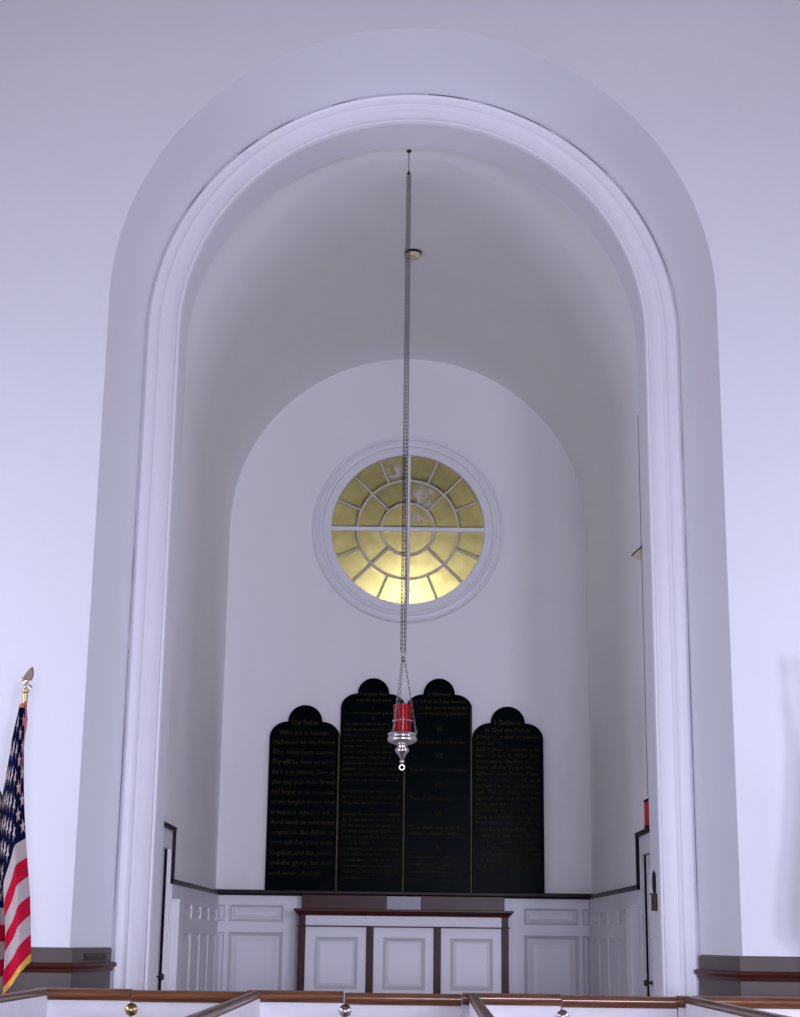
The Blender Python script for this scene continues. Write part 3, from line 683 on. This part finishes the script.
# the cloth hangs from the pole: rows give (fly position, offset x, y, z) along its top and bottom hems
TOP = [(0, .012, 0, 2.962), (.2, -.018, -.035, 2.968), (.4, -.060, -.015, 2.74), (.6, -.098, .03, 2.49), (.75, -.112, .07, 2.42), (.92, -.155, -.02, 2.56), (1.2, -.205, .05, 2.44), (1.6, -.235, -.03, 2.1), (2.2, -.27, .04, 1.6)]
BOT = [(0, .152, 0, 1.475), (.25, .080, -.06, 1.375), (.5, .010, -.02, 1.275), (.66, .030, .07, 1.18), (.92, -.030, -.05, 1.10), (1.2, -.08, .06, 1.0), (1.6, -.12, -.04, .82), (2.2, -.17, .05, .55)]
LF = 2.2
def make_flag(base, label, colours, stars, mirror=1, cat='flag', dz=0.0):
    px, py = base
    root = empty('flag', (px, py, 0), label, cat)
    def S(u, h):
        a, b_ = interp(TOP, u), interp(BOT, u)
        k = h
        x, y, z = [p + (q - p) * k for p, q in zip(a, b_)]
        x += -.022 * math.sin(PI * min(1, h * 1.3)) * (1 - u / LF) + .010 * math.sin(9 * h + 3 * u) * u
        y += .018 * math.sin(15 * u + 3 * h) * (.3 + h)
        return Vector((px + mirror * x, py - .03 + y, z + dz))
    NU, NH = 72, 52
    mb = MB()
    for i in range(NU):
        for j in range(NH):
            u0, u1, h0, h1 = LF * i / NU, LF * (i + 1) / NU, j / NH, (j + 1) / NH
            mi = colours((u0 + u1) / 2 / LF, (h0 + h1) / 2)
            mb.add([S(u0, h0), S(u1, h0), S(u1, h1), S(u0, h1)], [(0, 1, 2, 3)], mi)
    cl = mb.build('cloth', [M['fl_blue'], M['fl_red'], M['fl_white']], root, smooth=True, angle=180)
    if stars:
        st = MB(); W_, H_ = .4 * LF, 7 / 13
        for r in range(9):
            for c in range(6 if r % 2 == 0 else 5):
                uc = W_ * ((1 if r % 2 == 0 else 2) + 2 * c) / 12; hc = H_ * (r + 1) / 10
                for side in (-1, 1):
                    pts = []
                    du = .01
                    nn = (S(uc + du, hc) - S(uc - du, hc)).cross(S(uc, hc + .01) - S(uc, hc - .01)).normalized() * .006 * side
                    for k in range(10):
                        R = .050 if k % 2 == 0 else .020
                        a = PI / 2 + k * PI / 5
                        pts.append(S(min(LF, max(0, uc + R * math.cos(a))), hc - R * math.sin(a) / 1.5) + nn)
                    cc = S(uc, hc) + nn
                    st.add([cc] + pts, [(0, k + 1, (k + 1) % 10 + 1) for k in range(10)])
        st.build('star', M['fl_white'], cl)['kind'] = 'stuff'
        fr_ = MB()
        edge = [S(LF * k / 60, 1.0) for k in range(61)] + [S(LF, 1 - k / 30) for k in range(1, 31)]
        rows = [[p + Vector((0, -.004, 0)), p + Vector((0, .004, 0)), p + Vector((0, .006, -.045 - .004 * (k % 2))), p + Vector((0, -.006, -.045 - .004 * (k % 2)))] for k, p in enumerate(edge)]
        fr_.loft(rows, close=True, cap=True); fr_.build('fringe', M['fl_gold'], cl)
    mb = MB(); mb.tube([(px, py, .05), (px, py, 3.075 + dz)], .013, 12); mb.build('pole', M['pole'], root, smooth=True)
    mb = MB(); mb.lathe([(.16, 0), (.165, .02), (.12, .04), (.04, .06), (.03, .12), (.02, .13)], (px, py, 0), 24); mb.build('base', M['brass'], root, smooth=True)
    mb = MB(); mb.lathe([(.016, 2.985), (.016, 3.06), (.022, 3.066), (.022, 3.078), (.012, 3.085)], (px, py, dz), 14); mb.build('ferrule', M['brass'], root, smooth=True)
    # spread-winged bird on top
    mb = MB()
    zb = 3.085 + dz
    mb.ellipsoid((px, py, zb + .014), .016, .016, .014)
    R_ = Matrix.Rotation(math.radians(20) * mirror, 3, 'Y')
    mb.ellipsoid((px + .002, py, zb + .060), .018, .017, .042, R=R_)
    mb.ellipsoid((px - mirror * .026, py, zb + .066), .013, .010, .011)
    mb.tube([(px - mirror * .034, py, zb + .066), (px - mirror * .045, py, zb + .058)], [.006, .001], 6)
    mb.tube([(px + mirror * .010, py, zb + .030), (px + mirror * .036, py, zb + .006)], [.010, .012], 6)
    for sy in (-1, 1):
        tip = 1.0 if sy > 0 else .72
        rows = []
        for k in range(7):
            t = k / 6
            c = Vector((px + mirror * (.008 + .030 * t * (1.3 - tip)), py + sy * (.012 + .035 * t), zb + .055 + .095 * t * tip))
            wd = .024 * (1 - t * .75) + .012 * math.sin(PI * t)
            rows.append([c + Vector((-wd, 0, -.01)), c + Vector((0, .004, 0)), c + Vector((wd, 0, .004)), c + Vector((0, -.004, 0))])
        mb.loft(rows, close=True, cap=True)
    mb.build('eagle_finial', M['finial'], root, smooth=True, angle=60)
    mb = MB()
    mb.ellipsoid((px - mirror * .014, py - .045, 2.975 + dz), .013, .013, .016, mi=1); mb.ellipsoid((px + mirror * .012, py - .045, 2.985 + dz), .014, .012, .016)
    mb.tube([(px + mirror * .022, py - .05, 2.975 + dz), (px + mirror * .028, py - .05, 2.88 + dz), (px + mirror * .026, py - .05, 2.80 + dz)], [.005, .009, .005], 8)
    mb.tube([(px + mirror * .026, py - .05, 2.81 + dz), (px + mirror * .020, py - .05, 2.60 + dz), (px + mirror * .022, py - .05, 2.42 + dz)], .003, 6)
    mb.build('cord', [M['fl_cord'], M['fl_gold']], root, smooth=True)
    return root
M['finial'] = mat('finial_metal', (0.72, 0.64, 0.52), 0.3, metal=0.85)
def usa(u, h):
    if u < .4 and h < 7 / 13: return 0
    return 1 if int(h * 13) % 2 == 0 else 2
make_flag((-2.424, 10.3), 'stars and stripes flag draped on a pole with eagle finial by left wall', usa, True)
make_flag((2.605, 10.3), 'draped flag on a pole beyond the right grey dado, shadowing the wall', lambda u, h: 2, False, mirror=-1, dz=.22)

# ------------------------------------------------------------------ light
w = bpy.data.worlds.new('World'); SC.world = w; w.use_nodes = True
bg = w.node_tree.nodes['Background']; bg.inputs['Color'].default_value = (0.62, 0.70, 1.0, 1); bg.inputs['Strength'].default_value = 0.12
def area(name, loc, target, sx, sy, power, color):
    L = bpy.data.lights.new(name, 'AREA'); L.shape = 'RECTANGLE'; L.size = sx; L.size_y = sy; L.energy = power; L.color = color
    o = bpy.data.objects.new(name, L); COL.objects.link(o); o.location = loc
    o.rotation_euler = (Vector(target) - Vector(loc)).to_track_quat('-Z', 'Y').to_euler()
    return o
DAY = (0.715, 0.745, 1.0)
for y, k in ((-5.6, .8), (-1.1, .8), (3.4, .9), (7.9, 1.9)):
    area('daylight_left', (-NX - .05, y, 2.4), (0, y + .001, 2.4), 1.8, 2.8, 136 * k, DAY)
    area('daylight_right', (NX + .05, y, 2.4), (0, y + .001, 2.4), 1.8, 2.8, 118 * k, DAY)
area('daylight_rear', (3.8, -9.05, 2.8), (3.8, 0, 2.8), 1.5, 3.2, 1270, DAY)
area('daylight_rear', (1.4, -9.05, 2.8), (1.4, 0, 2.8), 2.0, 3.2, 1170, DAY)
# unseen lamp added outside to brighten the round window's lower panes
pl = bpy.data.lights.new('window_fill_lamp', 'POINT'); pl.energy = 130; pl.color = (1.0, 0.98, 0.96); pl.shadow_soft_size = .12
o = bpy.data.objects.new('window_fill_lamp', pl); COL.objects.link(o); o.location = (.03, YE + .53, WZ - .85)

# ------------------------------------------------------------------ camera
cam = bpy.data.cameras.new('camera'); co = bpy.data.objects.new('camera', cam); COL.objects.link(co); SC.camera = co
f, pitch, roll, yaw = 1637.43, .25589, .012507, .002324
cam.sensor_fit = 'VERTICAL'; cam.sensor_height = 24.0; cam.sensor_width = 24.0; cam.lens = f * 24.0 / 1017.0
fw = Vector((-math.sin(yaw) * math.cos(pitch), math.cos(yaw) * math.cos(pitch), math.sin(pitch)))
rt = Vector((math.cos(yaw), math.sin(yaw), 0)); up = rt.cross(fw)
r2 = rt * math.cos(roll) + up * math.sin(roll); u2 = up * math.cos(roll) - rt * math.sin(roll)
mw = Matrix((r2, u2, -fw)).transposed().to_4x4(); mw.translation = Vector((-.0494, 0, 1.6))
co.matrix_world = mw
cam.clip_start = .05; cam.clip_end = 100
SC.view_settings.view_transform = 'Standard'; SC.view_settings.look = 'None'; SC.view_settings.gamma = 1.0; SC.view_settings.use_curve_mapping = False
SC.view_settings.exposure = 0.0
SC.cycles.use_denoising = True
SC.cycles.max_bounces = 10; SC.cycles.diffuse_bounces = 6
